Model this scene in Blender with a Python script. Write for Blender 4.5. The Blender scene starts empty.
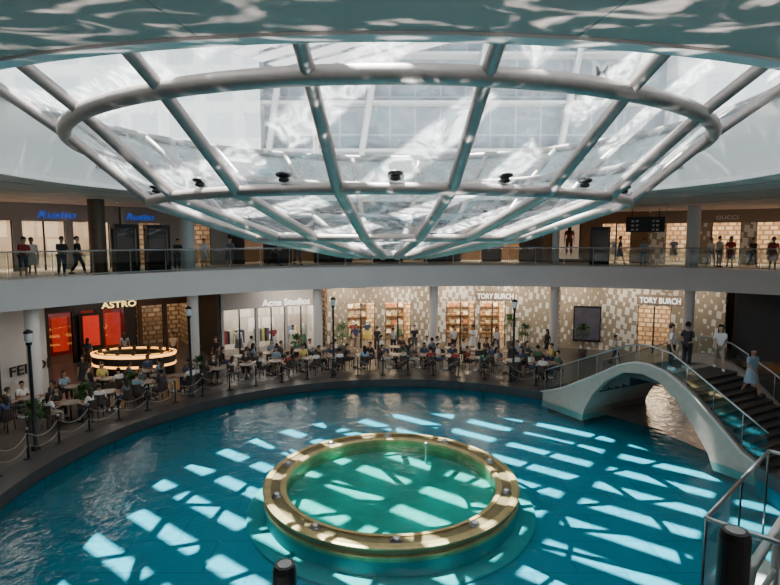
import bpy, math, random
from mathutils import Vector, Matrix
random.seed(7)
rnd=random.random
D=math.radians
col=bpy.context.scene.collection
# ------------------------------------------------------------------ materials
def N(nt,t,**k):
    n=nt.nodes.new(t)
    for a,b in k.items(): setattr(n,a,b)
    return n
def mat(name,c,rough=.6,metal=0.,emis=0.,ecol=None,var=.12,scale=6.,bump=0.,spec=None):
    m=bpy.data.materials.new(name); m.use_nodes=True; nt=m.node_tree
    b=nt.nodes['Principled BSDF']
    tc=N(nt,'ShaderNodeTexCoord'); no=N(nt,'ShaderNodeTexNoise'); no.inputs['Scale'].default_value=scale
    no.inputs['Detail'].default_value=4
    nt.links.new(tc.outputs['Object'],no.inputs['Vector'])
    mx=N(nt,'ShaderNodeMix',data_type='RGBA')
    nt.links.new(no.outputs['Fac'],mx.inputs[0])
    mx.inputs[6].default_value=[x*(1-var) for x in c]+[1]
    mx.inputs[7].default_value=[min(1,x*(1+var)) for x in c]+[1]
    nt.links.new(mx.outputs[2],b.inputs['Base Color'])
    b.inputs['Roughness'].default_value=rough; b.inputs['Metallic'].default_value=metal
    if emis:
        b.inputs['Emission Color'].default_value=list(ecol or c)+[1]
        b.inputs['Emission Strength'].default_value=emis
    if bump:
        bp=N(nt,'ShaderNodeBump'); bp.inputs['Strength'].default_value=bump
        nt.links.new(no.outputs['Fac'],bp.inputs['Height']); nt.links.new(bp.outputs[0],b.inputs['Normal'])
    return m
def glassmat(name,tint,gloss=.1,rough=.02,milk=0.,milkscale=1.5,milk0=.03):
    m=bpy.data.materials.new(name); m.use_nodes=True; nt=m.node_tree; nt.nodes.clear()
    o=N(nt,'ShaderNodeOutputMaterial'); t=N(nt,'ShaderNodeBsdfTransparent'); g=N(nt,'ShaderNodeBsdfGlossy')
    t.inputs[0].default_value=list(tint)+[1]; g.inputs['Roughness'].default_value=rough
    mx=N(nt,'ShaderNodeMixShader'); mx.inputs[0].default_value=gloss
    nt.links.new(t.outputs[0],mx.inputs[1]); nt.links.new(g.outputs[0],mx.inputs[2])
    last=mx
    if milk:
        tl=N(nt,'ShaderNodeBsdfTranslucent'); tl.inputs[0].default_value=(.9,.95,1,1)
        tc=N(nt,'ShaderNodeTexCoord'); w=N(nt,'ShaderNodeTexNoise'); w.inputs['Scale'].default_value=milkscale
        w.inputs['Detail'].default_value=4; w.inputs['Distortion'].default_value=3.5
        r=N(nt,'ShaderNodeValToRGB'); r.color_ramp.elements[0].position=.44; r.color_ramp.elements[1].position=.70
        r.color_ramp.elements[0].color=(milk0,milk0,milk0,1); r.color_ramp.elements[1].color=(milk,milk,milk,1)
        nt.links.new(tc.outputs['Object'],w.inputs['Vector']); nt.links.new(w.outputs['Fac'],r.inputs[0])
        m2=N(nt,'ShaderNodeMixShader'); nt.links.new(r.outputs[0],m2.inputs[0])
        nt.links.new(mx.outputs[0],m2.inputs[1]); nt.links.new(tl.outputs[0],m2.inputs[2]); last=m2
    nt.links.new(last.outputs[0],o.inputs[0]); return m
M={}
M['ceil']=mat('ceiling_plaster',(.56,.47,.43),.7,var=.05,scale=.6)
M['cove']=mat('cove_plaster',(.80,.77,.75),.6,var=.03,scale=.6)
M['band']=mat('slab_band_plaster',(.74,.68,.67),.6,var=.04,scale=.8)
M['steel']=mat('brushed_steel',(.37,.325,.305),.5,.7,var=.15,scale=9,bump=.05)
M['rail']=mat('rail_steel',(.40,.41,.42),.3,.9)
M['gold']=mat('brass',(.42,.33,.155),.5,.65,var=.4,scale=3.5,bump=.1)
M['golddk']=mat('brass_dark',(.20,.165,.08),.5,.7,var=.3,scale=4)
M['black']=mat('black_metal',(.018,.018,.02),.45,.3)
M['dark']=mat('dark_panel',(.035,.033,.035),.5)
M['coping']=mat('dark_granite',(.045,.043,.045),.35,var=.35,scale=30)
M['step']=mat('dark_step',(.05,.045,.045),.6,var=.35,scale=30)
M['stone']=mat('grey_limestone',(.34,.295,.255),.75,var=.16,scale=5,bump=.1)
M['stonetrim']=mat('stone_edge',(.46,.41,.37),.7,var=.1,scale=7)
M['white']=mat('white_paint',(.72,.71,.69),.5,var=.04)
M['slat']=mat('grey_slat',(.28,.29,.30),.6,var=.04)
M['column']=mat('column_white',(.64,.62,.62),.5,var=.05)
M['brown']=mat('brown_stone',(.13,.08,.055),.4,var=.3,scale=8)
M['wood']=mat('warm_wood',(.26,.14,.065),.5,var=.3,scale=5)
M['tan']=mat('tan_fascia',(.27,.21,.15),.6,var=.1,scale=3)
M['greyint']=mat('grey_front',(.38,.375,.38),.7,var=.08)
M['redwall']=mat('red_interior',(.35,.03,.02),.7,var=.4,scale=3)
M['light']=mat('shop_light',(1,.86,.66),.5,emis=15,ecol=(1,.78,.52))
M['lightw']=mat('shop_light_neutral',(1,.95,.9),.5,emis=9.0,ecol=(1,.91,.80))
M['lightdim']=mat('shop_light_dim',(1,.8,.6),.5,emis=1.8,ecol=(1,.74,.48))
M['lightmid']=mat('shop_light_medium',(1,.8,.6),.5,emis=6,ecol=(1,.78,.54))
M['down']=mat('downlight_lens',(1,.95,.85),.5,emis=25,ecol=(1,.9,.75))
M['goldglow']=mat('gold_lit_counter',(1,.6,.2),.5,emis=3.6,ecol=(1,.42,.08),var=.4,scale=14)
M['redglow']=mat('red_lit_panel',(.5,.02,.02),.5,emis=.4,ecol=(1,.05,.02),var=.5,scale=2)
M['screen']=mat('dim_screen',(.05,.05,.06),.3,emis=.05,ecol=(.45,.4,.5),var=.9,scale=3)
M['poster']=mat('poster_paper',(.42,.30,.20),.5,emis=.35,ecol=(.9,.6,.4),var=.2,scale=1.5)
M['leaf']=mat('leaf_green',(.05,.13,.035),.6,var=.5,scale=12)
M['pot']=mat('planter_grey',(.12,.11,.10),.6)
M['trunk']=mat('bark',(.12,.075,.045),.8)
M['rattan']=mat('dark_rattan',(.05,.035,.03),.6,var=.4,scale=40)
M['tabletop']=mat('table_top_pale',(.24,.21,.18),.4)
M['rope']=mat('rope_pale',(.26,.24,.21),.8)
M['letdark']=mat('letter_dark',(.03,.025,.03),.5)
M['letgrey']=mat('letter_grey',(.15,.16,.17),.5)
M['letwhite']=mat('letter_white',(.9,.9,.88),.5,emis=1.2,ecol=(1,1,.95))
M['letgold']=mat('letter_gold',(1,.8,.35),.5,emis=2.0,ecol=(1,.7,.25))
M['letblue']=mat('letter_blue',(.02,.08,.5),.5,emis=.5,ecol=(.03,.12,.7))
M['glass']=glassmat('railing_glass',(.80,.86,.85),.09)
M['glasslt']=glassmat('landing_glass',(.80,.87,.86),.16,.05)
M['shopglass']=glassmat('shop_glass',(.93,.95,.95),.06)
M['bowl']=glassmat('wet_bowl_glass',(.86,.905,.92),.06,.03,milk=.30,milkscale=1.5,milk0=.05)
def patmat():
    m=bpy.data.materials.new('beige_leaf_pattern'); m.use_nodes=True; nt=m.node_tree; b=nt.nodes['Principled BSDF']
    tc=N(nt,'ShaderNodeTexCoord'); mp=N(nt,'ShaderNodeMapping'); mp.inputs['Rotation'].default_value=(0,D(38),0); mp.inputs['Scale'].default_value=(2.3,.25,1.15)
    v=N(nt,'ShaderNodeTexVoronoi'); v.distance='MANHATTAN'; v.inputs['Scale'].default_value=1.5; v.inputs['Randomness'].default_value=.45
    r=N(nt,'ShaderNodeValToRGB'); r.color_ramp.interpolation='CONSTANT'
    r.color_ramp.elements[0].color=(.82,.79,.72,1); r.color_ramp.elements[1].position=.66; r.color_ramp.elements[1].color=(.36,.30,.22,1)
    nt.links.new(tc.outputs['Object'],mp.inputs[0]); nt.links.new(mp.outputs[0],v.inputs['Vector']); nt.links.new(v.outputs['Distance'],r.inputs[0])
    nt.links.new(r.outputs[0],b.inputs['Base Color']); b.inputs['Roughness'].default_value=.6; return m
M['pattern']=patmat()
def brickmat(name,c1,c2,mortar,scale,bw,rh,ms,rough,vert=False,offset=.5,bias=0):
    m=bpy.data.materials.new(name); m.use_nodes=True; nt=m.node_tree; b=nt.nodes['Principled BSDF']
    tc=N(nt,'ShaderNodeTexCoord'); v=N(nt,'ShaderNodeTexBrick'); v.inputs['Scale'].default_value=scale; v.offset=offset
    v.inputs['Color1'].default_value=list(c1)+[1]; v.inputs['Color2'].default_value=list(c2)+[1]; v.inputs['Mortar'].default_value=list(mortar)+[1]
    v.inputs['Mortar Size'].default_value=ms; v.inputs['Brick Width'].default_value=bw; v.inputs['Row Height'].default_value=rh; v.inputs['Bias'].default_value=bias
    src=tc.outputs['Object']
    if vert:
        mp=N(nt,'ShaderNodeMapping'); mp.inputs['Rotation'].default_value=(D(90),0,0); nt.links.new(src,mp.inputs[0]); src=mp.outputs[0]
    nt.links.new(src,v.inputs['Vector']); nt.links.new(v.outputs['Color'],b.inputs['Base Color']); b.inputs['Roughness'].default_value=rough
    return m
M['floor']=brickmat('promenade_tiles',(.085,.072,.064),(.11,.095,.082),(.04,.035,.03),.9,1,.6,.015,.3)
M['poolfloor']=brickmat('pool_tiles',(.008,.165,.225),(.011,.188,.245),(.006,.125,.175),.45,1,.6,.012,.7)
M['warmwall']=brickmat('lit_shelving_wall',(.82,.68,.50),(.36,.22,.13),(.30,.19,.11),1,.4,.30,.05,.7,True,.37,-.25)  # pale bricks paint light strips on the shelves into the colour
M['cream']=brickmat('cream_shelving_wall',(.72,.67,.60),(.30,.23,.18),(.45,.39,.33),1,.8,1.0,.06,.7,True,.35,-.2)
M['fac1']=brickmat('facade_white',(.30,.34,.37),(.36,.41,.44),(.46,.48,.49),1,3.2,3.0,.5,.35,True,0)
M['fac2']=brickmat('facade_glass',(.11,.135,.155),(.14,.17,.20),(.23,.26,.28),1,2.2,3.2,.08,.35,True,0)
M['poolgreen']=mat('pool_plinth_green',(.014,.23,.23),.7,var=.12,scale=3)
M['ringfloor']=mat('basin_green',(.06,.27,.20),.7,var=.4,scale=2)
def watermat():
    m=bpy.data.materials.new('rippled_water'); m.use_nodes=True; nt=m.node_tree; nt.nodes.clear()
    o=N(nt,'ShaderNodeOutputMaterial'); t=N(nt,'ShaderNodeBsdfTransparent'); g=N(nt,'ShaderNodeBsdfGlossy')
    t.inputs[0].default_value=(.58,.93,.96,1); g.inputs['Roughness'].default_value=.06
    f=N(nt,'ShaderNodeFresnel'); f.inputs[0].default_value=1.33
    tc=N(nt,'ShaderNodeTexCoord'); no=N(nt,'ShaderNodeTexNoise'); no.inputs['Scale'].default_value=2.6; no.inputs['Detail'].default_value=4
    bp=N(nt,'ShaderNodeBump'); bp.inputs['Strength'].default_value=.5; bp.inputs['Distance'].default_value=.08
    nt.links.new(tc.outputs['Object'],no.inputs['Vector']); nt.links.new(no.outputs['Fac'],bp.inputs['Height'])
    nt.links.new(bp.outputs[0],g.inputs['Normal']); nt.links.new(bp.outputs[0],f.inputs['Normal'])
    mx=N(nt,'ShaderNodeMixShader'); nt.links.new(f.outputs[0],mx.inputs[0]); nt.links.new(t.outputs[0],mx.inputs[1]); nt.links.new(g.outputs[0],mx.inputs[2])
    nt.links.new(mx.outputs[0],o.inputs[0]); return m
M['water']=watermat()
CLOTH={}
def cloth(c):
    k=tuple(c)
    if k not in CLOTH: CLOTH[k]=mat('fabric',c,.85,var=.12,scale=20)
    return CLOTH[k]
# ------------------------------------------------------------------ mesh helpers
def put(o,label=None,cat=None,group=None,kind=None):
    if label:o['label']=label
    if cat:o['category']=cat
    if group:o['group']=group
    if kind:o['kind']=kind
    return o
def thing(name,loc,label,cat,group=None):
    e=bpy.data.objects.new(name,None); e.location=loc; e.empty_display_size=.2; col.objects.link(e)
    return put(e,label,cat,group)
def mo(name,v,f,m,par=None,smooth=False):
    me=bpy.data.meshes.new(name); me.from_pydata([tuple(p) for p in v],[],f); me.update()
    if smooth:
        for p in me.polygons:p.use_smooth=True
    me.materials.append(m); o=bpy.data.objects.new(name,me); col.objects.link(o)
    if par is not None: adopt(o,par)
    return o
def adopt(o,par):
    o.parent=par; o.matrix_parent_inverse=Matrix.Translation(-Vector(par.location))
def arcv(C,R1,R2,z0,z1,t1,t2,seg=None):
    if seg is None: seg=max(1,int(abs(t2-t1)/2.5))
    full=abs(t2-t1)>=359.9; n=seg if full else seg+1
    v=[];f=[]
    for i in range(n):
        t=D(t1+(t2-t1)*i/seg); c,s=math.cos(t),math.sin(t)
        for R,z in ((R1,z0),(R2,z0),(R2,z1),(R1,z1)): v.append((C[0]+R*c,C[1]+R*s,z))
    for i in range(seg):
        a=4*i;b=4*((i+1)%n)
        for k in range(4):
            l=(k+1)%4; f.append((a+k,a+l,b+l,b+k))
    if not full: f.append((0,3,2,1)); e=4*(n-1); f.append((e,e+1,e+2,e+3))
    return v,f
def arc(name,C,R1,R2,z0,z1,t1,t2,m,par=None,seg=None):
    v,f=arcv(C,R1,R2,z0,z1,t1,t2,seg); return mo(name,v,f,m,par)
def lathe(name,prof,C,m,par=None,seg=96,smooth=True,closed=False):
    v=[];f=[];k=len(prof)
    for i in range(seg):
        t=2*math.pi*i/seg
        for r,z in prof: v.append((C[0]+r*math.cos(t),C[1]+r*math.sin(t),C[2]+z))
    for i in range(seg):
        a=i*k;b=((i+1)%seg)*k
        for j in range(k if closed else k-1):
            l=(j+1)%k; f.append((a+j,b+j,b+l,a+l))
    return mo(name,v,f,m,par,smooth)
def boxv(c,s,rz=0):
    x,y,z=s[0]/2,s[1]/2,s[2]/2; cr,sr=math.cos(rz),math.sin(rz)
    v=[]
    for dz in(-z,z):
        for dx,dy in((-x,-y),(x,-y),(x,y),(-x,y)): v.append((c[0]+dx*cr-dy*sr,c[1]+dx*sr+dy*cr,c[2]+dz))
    return v,[(0,3,2,1),(4,5,6,7),(0,1,5,4),(1,2,6,5),(2,3,7,6),(3,0,4,7)]
def box(name,c,s,m,par=None,rz=0):
    v,f=boxv(c,s,rz); return mo(name,v,f,m,par)
def join(parts):
    V=[];F=[]
    for v,f in parts:
        b=len(V);V+=list(v);F+=[tuple(i+b for i in q) for q in f]
    return V,F
def tubev(pts,r,seg=8,closed=False):
    pts=[Vector(p) for p in pts];n=len(pts);v=[];f=[]
    for i,p in enumerate(pts):
        a=pts[(i-1)%n] if (closed or i>0) else p; b=pts[(i+1)%n] if (closed or i<n-1) else p
        d=(b-a).normalized(); up=Vector((0,0,1)) if abs(d.z)<.95 else Vector((0,1,0))
        s=d.cross(up).normalized(); u=s.cross(d)
        for k in range(seg):
            t=2*math.pi*k/seg; v.append(p+s*(r*math.cos(t))+u*(r*math.sin(t)))
    for i in range(n if closed else n-1):
        a=i*seg;b=((i+1)%n)*seg
        for k in range(seg):
            l=(k+1)%seg; f.append((a+k,a+l,b+l,b+k))
    if not closed: f.append(tuple(range(seg))[::-1]); f.append(tuple(range((n-1)*seg,n*seg)))
    return v,f
def tube(name,pts,r,m,par=None,seg=8,closed=False):
    v,f=tubev(pts,r,seg,closed); return mo(name,v,f,m,par,True)
def sphv(c,s,seg=10,rings=7):
    v=[(c[0],c[1],c[2]-s[2])];f=[]
    for j in range(1,rings):
        ph=-math.pi/2+math.pi*j/rings
        for i in range(seg):
            t=2*math.pi*i/seg; v.append((c[0]+s[0]*math.cos(ph)*math.cos(t),c[1]+s[1]*math.cos(ph)*math.sin(t),c[2]+s[2]*math.sin(ph)))
    v.append((c[0],c[1],c[2]+s[2])); e=len(v)-1
    for i in range(seg):
        k=(i+1)%seg; f.append((0,1+k,1+i)); f.append((e,1+(rings-2)*seg+i,1+(rings-2)*seg+k))
        for j in range(rings-2): a=1+j*seg;b=a+seg; f.append((a+i,a+k,b+k,b+i))
    return v,f
def clone(objs,loc,rz=0,group=None,label=None,mats=None,scale=None):
    r=objs[0]; nr=r.copy(); col.objects.link(nr); nr.location=loc; nr.rotation_euler=(0,0,rz)
    if scale: nr.scale=(scale,)*3
    if group: nr['group']=group
    if label: nr['label']=label
    out=[nr]
    for c in objs[1:]:
        k=c.copy(); col.objects.link(k); k.parent=nr; out.append(k)
    return out
def text(s,loc,rz,size,m,par,name='lettering',shear=0,width=None):
    c=bpy.data.curves.new(name,'FONT'); c.body=s; c.size=size; c.extrude=.015; c.offset=.006; c.align_x='CENTER'; c.shear=shear; c.resolution_u=3
    t=bpy.data.objects.new(name,c); col.objects.link(t)
    dg=bpy.context.evaluated_depsgraph_get(); me=bpy.data.meshes.new_from_object(t.evaluated_get(dg))
    bpy.data.objects.remove(t); 
    xs=[v.co.x for v in me.vertices]; k=1
    if width: k=width/(max(xs)-min(xs))
    R=Matrix.Translation(loc)@Matrix.Rotation(rz,4,'Z')@Matrix.Rotation(D(90),4,'X')@Matrix.Diagonal((k,1,1,1))
    me.transform(R); me.materials.clear(); me.materials.append(m)
    o=bpy.data.objects.new(name,me); col.objects.link(o)
    if par is not None: adopt(o,par)
    return o
# ------------------------------------------------------------------ key frames of the place
B=(-.02,15.4); P=(0.3,15.2); C=(5.0,8.8); CAMZ=7.0; L1=5.35; SLABB=4.15; CZ=8.75
PR=10.95; WZ=-.32; PF=-.85
def pc(R,t,z=0,O=C): return (O[0]+R*math.cos(D(t)),O[1]+R*math.sin(D(t)),z)
cam=bpy.data.cameras.new('camera'); co=bpy.data.objects.new('camera',cam); col.objects.link(co)
cam.lens=24.92; cam.sensor_width=36; co.location=(0,0,CAMZ); co.rotation_euler=(D(90-5.76),0,0); cam.clip_end=400
bpy.context.scene.camera=co
# ------------------------------------------------------------------ room shell
S='structure'
put(arc('floor',P,11.4,46,-1.3,0,51,366.4,M['floor'],seg=120),kind=S)
u=Vector((.879,.476)); A1=Vector((7.1,23.6)); A2=Vector((11.13,16.41))
def prism(name,pts,z0,z1,m,par=None):
    n=len(pts); v=[(p[0],p[1],z0) for p in pts]+[(p[0],p[1],z1) for p in pts]
    f=[tuple(range(n))[::-1],tuple(range(n,2*n))]+[(i,(i+1)%n,(i+1)%n+n,i+n) for i in range(n)]
    return mo(name,v,f,m,par)
d51=Vector((math.cos(D(51)),math.sin(D(51)))); d6=Vector((math.cos(D(6.4)),math.sin(D(6.4))))
put(prism('floor',[A1,A1+u*35,A1+d51*35],-1.3,-.001,M['floor']),kind=S)
put(prism('floor',[A2,A2+d6*35,A2+u*35],-1.3,-.001,M['floor']),kind=S)
put(arc('trim_1',P,PR,11.95,WZ-.04,.05,51,366.4,M['coping'],seg=120),kind=S)
put(arc('trim_2',P,PR+.02,11.45,-1.3,WZ-.04,51,366.4,M['poolfloor'],seg=120),kind=S)
put(arc('floor',P,0,PR+.05,-1.35,PF,0,360,M['poolfloor'],seg=96),kind=S)
put(prism('floor',[pc(10.5,6.4,0,P)[:2],A2+u*20.4,A1+u*18.4,pc(10.5,51,0,P)[:2]],-1.36,PF-.01,M['poolfloor']),kind=S)
put(arc('floor',C,23.3,44,SLABB+.02,L1,0,360,M['band'],seg=180),kind=S)
put(arc('trim_3',C,23.2,23.45,SLABB,L1+.02,0,360,M['band'],seg=180),kind=S)
put(prism('floor',[(-14,-14),(14,-14),(14,1.5),(3,2.2),(-14,2.2)],4.5,L1,M['band']),kind=S)
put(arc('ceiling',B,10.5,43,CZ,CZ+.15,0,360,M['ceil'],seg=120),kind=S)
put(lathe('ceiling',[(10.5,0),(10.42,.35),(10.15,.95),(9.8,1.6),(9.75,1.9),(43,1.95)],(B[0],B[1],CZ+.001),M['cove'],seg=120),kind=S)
put(arc('trim_4',B,10.44,10.62,CZ-.03,CZ+.12,0,360,M['cove'],seg=120),kind=S)
for i,r in enumerate((12.1,14.5,19.)):
    put(arc('trim_%d'%(5+i),B,r,r+.03,CZ-.006,CZ+.01,0,360,M['dark'],seg=120),kind=S)
for i,t in enumerate(range(9,369,18)):
    v,f=boxv((B[0]+14.8*math.cos(D(t)),B[1]+14.8*math.sin(D(t)),CZ),(8.4,.02,.012),D(t)); put(mo('trim_%d'%(8+i),v,f,M['greyint']),kind=S)
put(arc('wall_back',C,40,40.4,-.5,CZ,0,360,M['dark'],seg=90),kind=S)
# ------------------------------------------------------------------ exterior above
bd=thing('building',(0,48,10.8),'pale hotel building with gridded windows standing above the roof','building')
box('facade',(-24,48.5,24),(26,3,26.4),M['fac1'],bd)
box('facade',(6,50,24),(36,3,26.4),M['fac2'],bd)
box('facade',(37,47.5,24),(26,3,26.4),M['fac1'],bd)
for x in(-11,-3,6,14,23):
    tube('column',[(x,47.5,10.8),(x+1.5,47.2,20),(x+4.5,47,36)],.3,M['slat'],bd)
for z in(14.5,18.5,22.5,26.5): box('ledge',(6,47.8,z),(34,1.2,.25),M['slat'],bd)
text('MOR',(19,46.0,20.0),0,2.2,M['letgrey'],bd)
sunscr=thing('added_sun_screen',(0,15,17.8),'unseen slatted grey screen added to break sunlight into patches','light screen')  # unseen slatted screen, added to cut the sun into patches on the pool
a=math.atan2(-.61,.79)
dr=Vector((math.cos(a),math.sin(a))); pr=Vector((-dr.y,dr.x))
SUN=Vector((-.15,.12,1)).normalized()
offx=SUN.x/SUN.z*18.3; offy=SUN.y/SUN.z*18.3
cc=Vector((P[0]+offx,P[1]+offy))
for i in range(-10,11):
    p=cc+pr*(i*1.42); box('slat',(p.x,p.y,17.9),(30,.96,.06),M['slat'],sunscr,a)
for i in range(-4,5):
    p=cc+dr*(i*3.3+.4*((i*7)%3)); box('crossbar',(p.x,p.y,18.05),(.6,30,.08),M['slat'],sunscr,a)
for sx,sy in((-1,-1),(1,-1),(1,1),(-1,1)):
    p=cc+dr*(14*sx)+pr*(14*sy); tube('post',[(p.x,p.y,10.7),(p.x,p.y,17.9)],.2,M['steel'],sunscr)
# ------------------------------------------------------------------ glass bowl
bowl=thing('glass_skylight_bowl',(B[0],B[1],CAMZ-.5),'shallow faceted glass bowl with steel ribs hanging through the ceiling','skylight')
prof=[(1.2,-.47),(3.73,0.0),(6.2,.83),(7.8,2.22),(9.7,3.6)]
tr=[.065,.085,.105,.145,.14]
for (r,a_),t in zip(prof,tr):
    tube('ring_pipe',[pc(r,k*4,CAMZ+a_,B) for k in range(90)],t,M['steel'],bowl,12,True)
az=[270+10+18*k for k in range(20)]
def ribpts(t):
    pts=[]
    for i in range(4):
        for k in range(4):
            q=k/4; r0,a0=prof[i]; r1,a1=prof[i+1]; pts.append(pc(r0+(r1-r0)*q,t,CAMZ+a0+(a1-a0)*q,B))
    pts.append(pc(9.8,t,CAMZ+3.65,B)); return pts
for t in az: tube('rib_pipe',ribpts(t),.11,M['steel'],bowl,10)
for i in range(4):
    for t in az:
        r0,a0=prof[i]; r1,a1=prof[i+1]; v=[]
        h=.12
        for q in range(2):
            for rr,aa in((r0,a0),(r1,a1)):
                v.append(pc(rr,t+18*q,CAMZ+aa+h,B))
        mo('glass_panel',v,[(0,1,3,2)],M['bowl'],bowl)
mo('glass_disc',[pc(1.2,t,CAMZ-.42,B) for t in az],[tuple(range(20))],M['bowl'],bowl)
for t in az:
    v,f=join([sphv((0,0,.09),(.15,.15,.06)),tubev([(0,0,-.02),(0,0,.1)],.05),sphv((0,0,.0),(.1,.1,.05))])
    p=pc(6.2,t+9,CAMZ+.83+.17,B); o=mo('drain_nozzle',[(p[0]+q[0],p[1]+q[1],p[2]+q[2]) for q in v],f,M['black'],bowl,True)
for t in(192,214,236,304,326,348,20,160):
    v=thing('ceiling_vent',pc(10.3,t,CZ+.7,B),'dark slot air vent in the white curved ceiling','vent','ceiling slot vents')
    p=pc(10.22,t,CZ+.7,B); box('grille',p,(.08,.95,.16),M['dark'],v,D(t)); box('frame',pc(10.26,t,CZ+.7,B),(.06,1.05,.24),M['ceil'],v,D(t))
for t in(40,52,64,76,88,100,112,124,136,148):
    for R in(25.2,27.8):
        p=pc(R,t,CZ); v=thing('downlight',(p[0],p[1],CZ-.03),'small round recessed ceiling downlight','light','gallery downlights')
        lathe('bezel',[(.07,0),(.13,-.02),(.13,.05)],(p[0],p[1],CZ-.03),M['rail'],v,12)
        lathe('lens',[(0.001,-.01),(.08,-.01),(.08,.02)],(p[0],p[1],CZ-.03),M['down'],v,12)
# ------------------------------------------------------------------ railing of the upper gallery
rl=thing('glass_railing',pc(23.35,95,L1),'curved glass balustrade with steel top rail along the gallery edge','railing')
tube('handrail',[pc(23.36,t,L1+1.1) for t in range(18,176,2)],.035,M['rail'],rl)
tube('bottom_rail',[pc(23.36,t,L1+.1) for t in range(18,176,2)],.03,M['rail'],rl,6)
for i in range(40):
    t=18+i*3.95
    v,f=tubev([pc(23.36,t,L1+.0),pc(23.36,t,L1+1.09)],.025,6); mo('post',v,f,M['rail'],rl)
    arc('glass_panel',C,23.35,23.37,L1+.12,L1+1.05,t+.15,t+3.8,M['glass'],rl,2)
# ------------------------------------------------------------------ columns
for t in(27,44,61,78.2,95.6,112.5,129,146):
    p=pc(24.0,t)
    c=thing('column',(p[0],p[1],0),'round pale structural column with ring base','column','gallery columns')
    lathe('shaft',[(.27,0.12),(.27,SLABB)],(p[0],p[1],0),M['column'],c,24)
    lathe('base',[(.34,0),(.34,.12),(.27,.12)],(p[0],p[1],0),M['column'],c,24)
for t,w,m in((61,.34,'column'),(44,.34,'column'),(78.2,.2,'column'),(129,.34,'column'),(138.9,.36,'brown'),(149.6,.55,'brown')):
    p=pc(24.4,t); c=thing('column',(p[0],p[1],L1),'gallery column in %s finish'%('pale painted' if m=='column' else 'brown stone'),'column')
    lathe('shaft',[(w,.1),(w,CZ-L1)],(p[0],p[1],L1),M[m],c,24); lathe('base',[(w+.06,0),(w+.06,.1),(w,.1)],(p[0],p[1],L1),M[m],c,24)
# ------------------------------------------------------------------ shops
def shop(R,t1,t2,z0,z1,ops,fm,im,label,fh=1.1,depth=2.8,lm='light',frame='black',fas=None):
    tm=(t1+t2)/2; p=pc(R,tm,z0); s=thing('shopfront',p,label,'shop')
    arc('fascia',C,R-.02,R+.3,z1-fh,z1,t1,t2,M[fas or fm],s)
    e=t1
    for a0,b0 in ops:
        if a0-e>.05: arc('pier',C,R,R+.3,z0,z1-fh,e,a0,M[fm],s)
        arc('window_pane',C,R+.12,R+.15,z0+.05,z1-fh,a0+.1,b0-.1,M['shopglass'],s,3)
        for q in(a0,b0,(a0+b0)/2) if b0-a0>3 else (a0,b0):
            tube('mullion',[pc(R+.12,q,z0),pc(R+.12,q,z1-fh)],.05,M[frame],s,6)
        e=b0
    if t2-e>.05: arc('pier',C,R,R+.3,z0,z1-fh,e,t2,M[fm],s)
    arc('interior_wall',C,R+depth,R+depth+.1,z0,z1-.05,t1,t2,M[im],s)
    for q in(t1,t2): arc('side_wall',C,R+.3,R+depth,z0,z1-.05,q-.1,q+.1,M[im],s,1)
    arc('ceiling_light',C,R+.7,R+depth-.5,z1-fh+.1,z1-fh+.14,t1+.4,t2-.4,M[lm],s)
    return s
def signtext(s,txt,R,t,z,size,m,width=None,shear=0):
    text(txt,pc(R-.07,t,z),D(t-90),size,M[m],s,'sign_lettering',shear,width)
s=shop(26,111.3,124.1,0,4.0,[(111.7,115.5),(115.8,119.4),(119.7,123.8)],'greyint','cream','pale grey fashion shopfront with tall glass windows',lm='lightw')
signtext(s,'Acne Studios',26,115.6,3.0,.55,'letwhite',2.9)
s=shop(26,94.9,110,0,4.0,[(98,101.8),(103.2,107.2)],'pattern','warmwall','beige leaf-patterned shopfront with lit display windows')
s=shop(26,77.8,94.4,0,4.0,[(84.5,88.2),(88.8,93)],'pattern','warmwall','beige leaf-patterned shopfront with warm lit shelving')
arc('sign_board',C,25.94,26.0,2.98,3.6,83.2,88.8,M['tan'],s,3)
signtext(s,'TORY BURCH',25.93,86.0,3.1,.48,'letwhite',2.3)
s=shop(26,57,77,0,4.0,[(63,67)],'pattern','warmwall','long beige leaf-patterned shopfront with doorway',lm='lightmid')
arc('sign_board',C,25.94,26.0,2.98,3.6,61.6,67.2,M['tan'],s,3)
signtext(s,'TORY BURCH',25.93,64.4,3.1,.48,'letwhite',2.2)
dp=thing('poster_display',pc(25.9,73.4,0),'framed dark photographic poster display on the shop wall','poster')
arc('frame',C,25.86,25.99,.5,2.75,71.6,75.2,M['black'],dp,2); arc('picture',C,25.84,25.87,.62,2.63,71.75,75.05,M['screen'],dp,2)
put(arc('wall_right',C,30,30.3,-.5,4.1,10,57,M['dark'],seg=20),kind=S)
s=shop(27,38,56,0,4.0,[(40,43),(47,50)],'dark','wood','dark shopfront with dim windows beyond the bridge',lm='lightdim')
put(arc('wall_recess',C,26,31,0,4.15,124.3,124.6,M['dark'],seg=1),kind=S)
s=shop(31,124.8,130.6,0,4.0,[(125.2,127.6),(128,130.3)],'brown','warmwall','brown restaurant shopfront with glowing shelves',lm='lightdim')
s=shop(31,131,142,0,4.0,[(132,134.3),(135,136.4),(137.2,139.4)],'dark','redwall','black restaurant shopfront with red lit interior',lm='lightdim')
signtext(s,'ASTRO',31,132.6,2.95,.5,'letgold',1.9)
arc('red_panel',C,31.35,31.4,.7,2.6,132.4,133.9,M['redglow'],s,2); arc('red_panel',C,31.35,31.4,.7,2.6,137.5,138.9,M['redglow'],s,2)
s=thing('shopfront',(-16,22.5,0),'white luxury shopfront with dark vertical lettering','shop')
box('wall',(-16.3,22.4,2.0),(.4,3.8,4.0),M['white'],s,D(-15))
box('window',(-16.28,21.2,1.35),(.5,1.0,2.3),M['dark'],s,D(-15))
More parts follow.
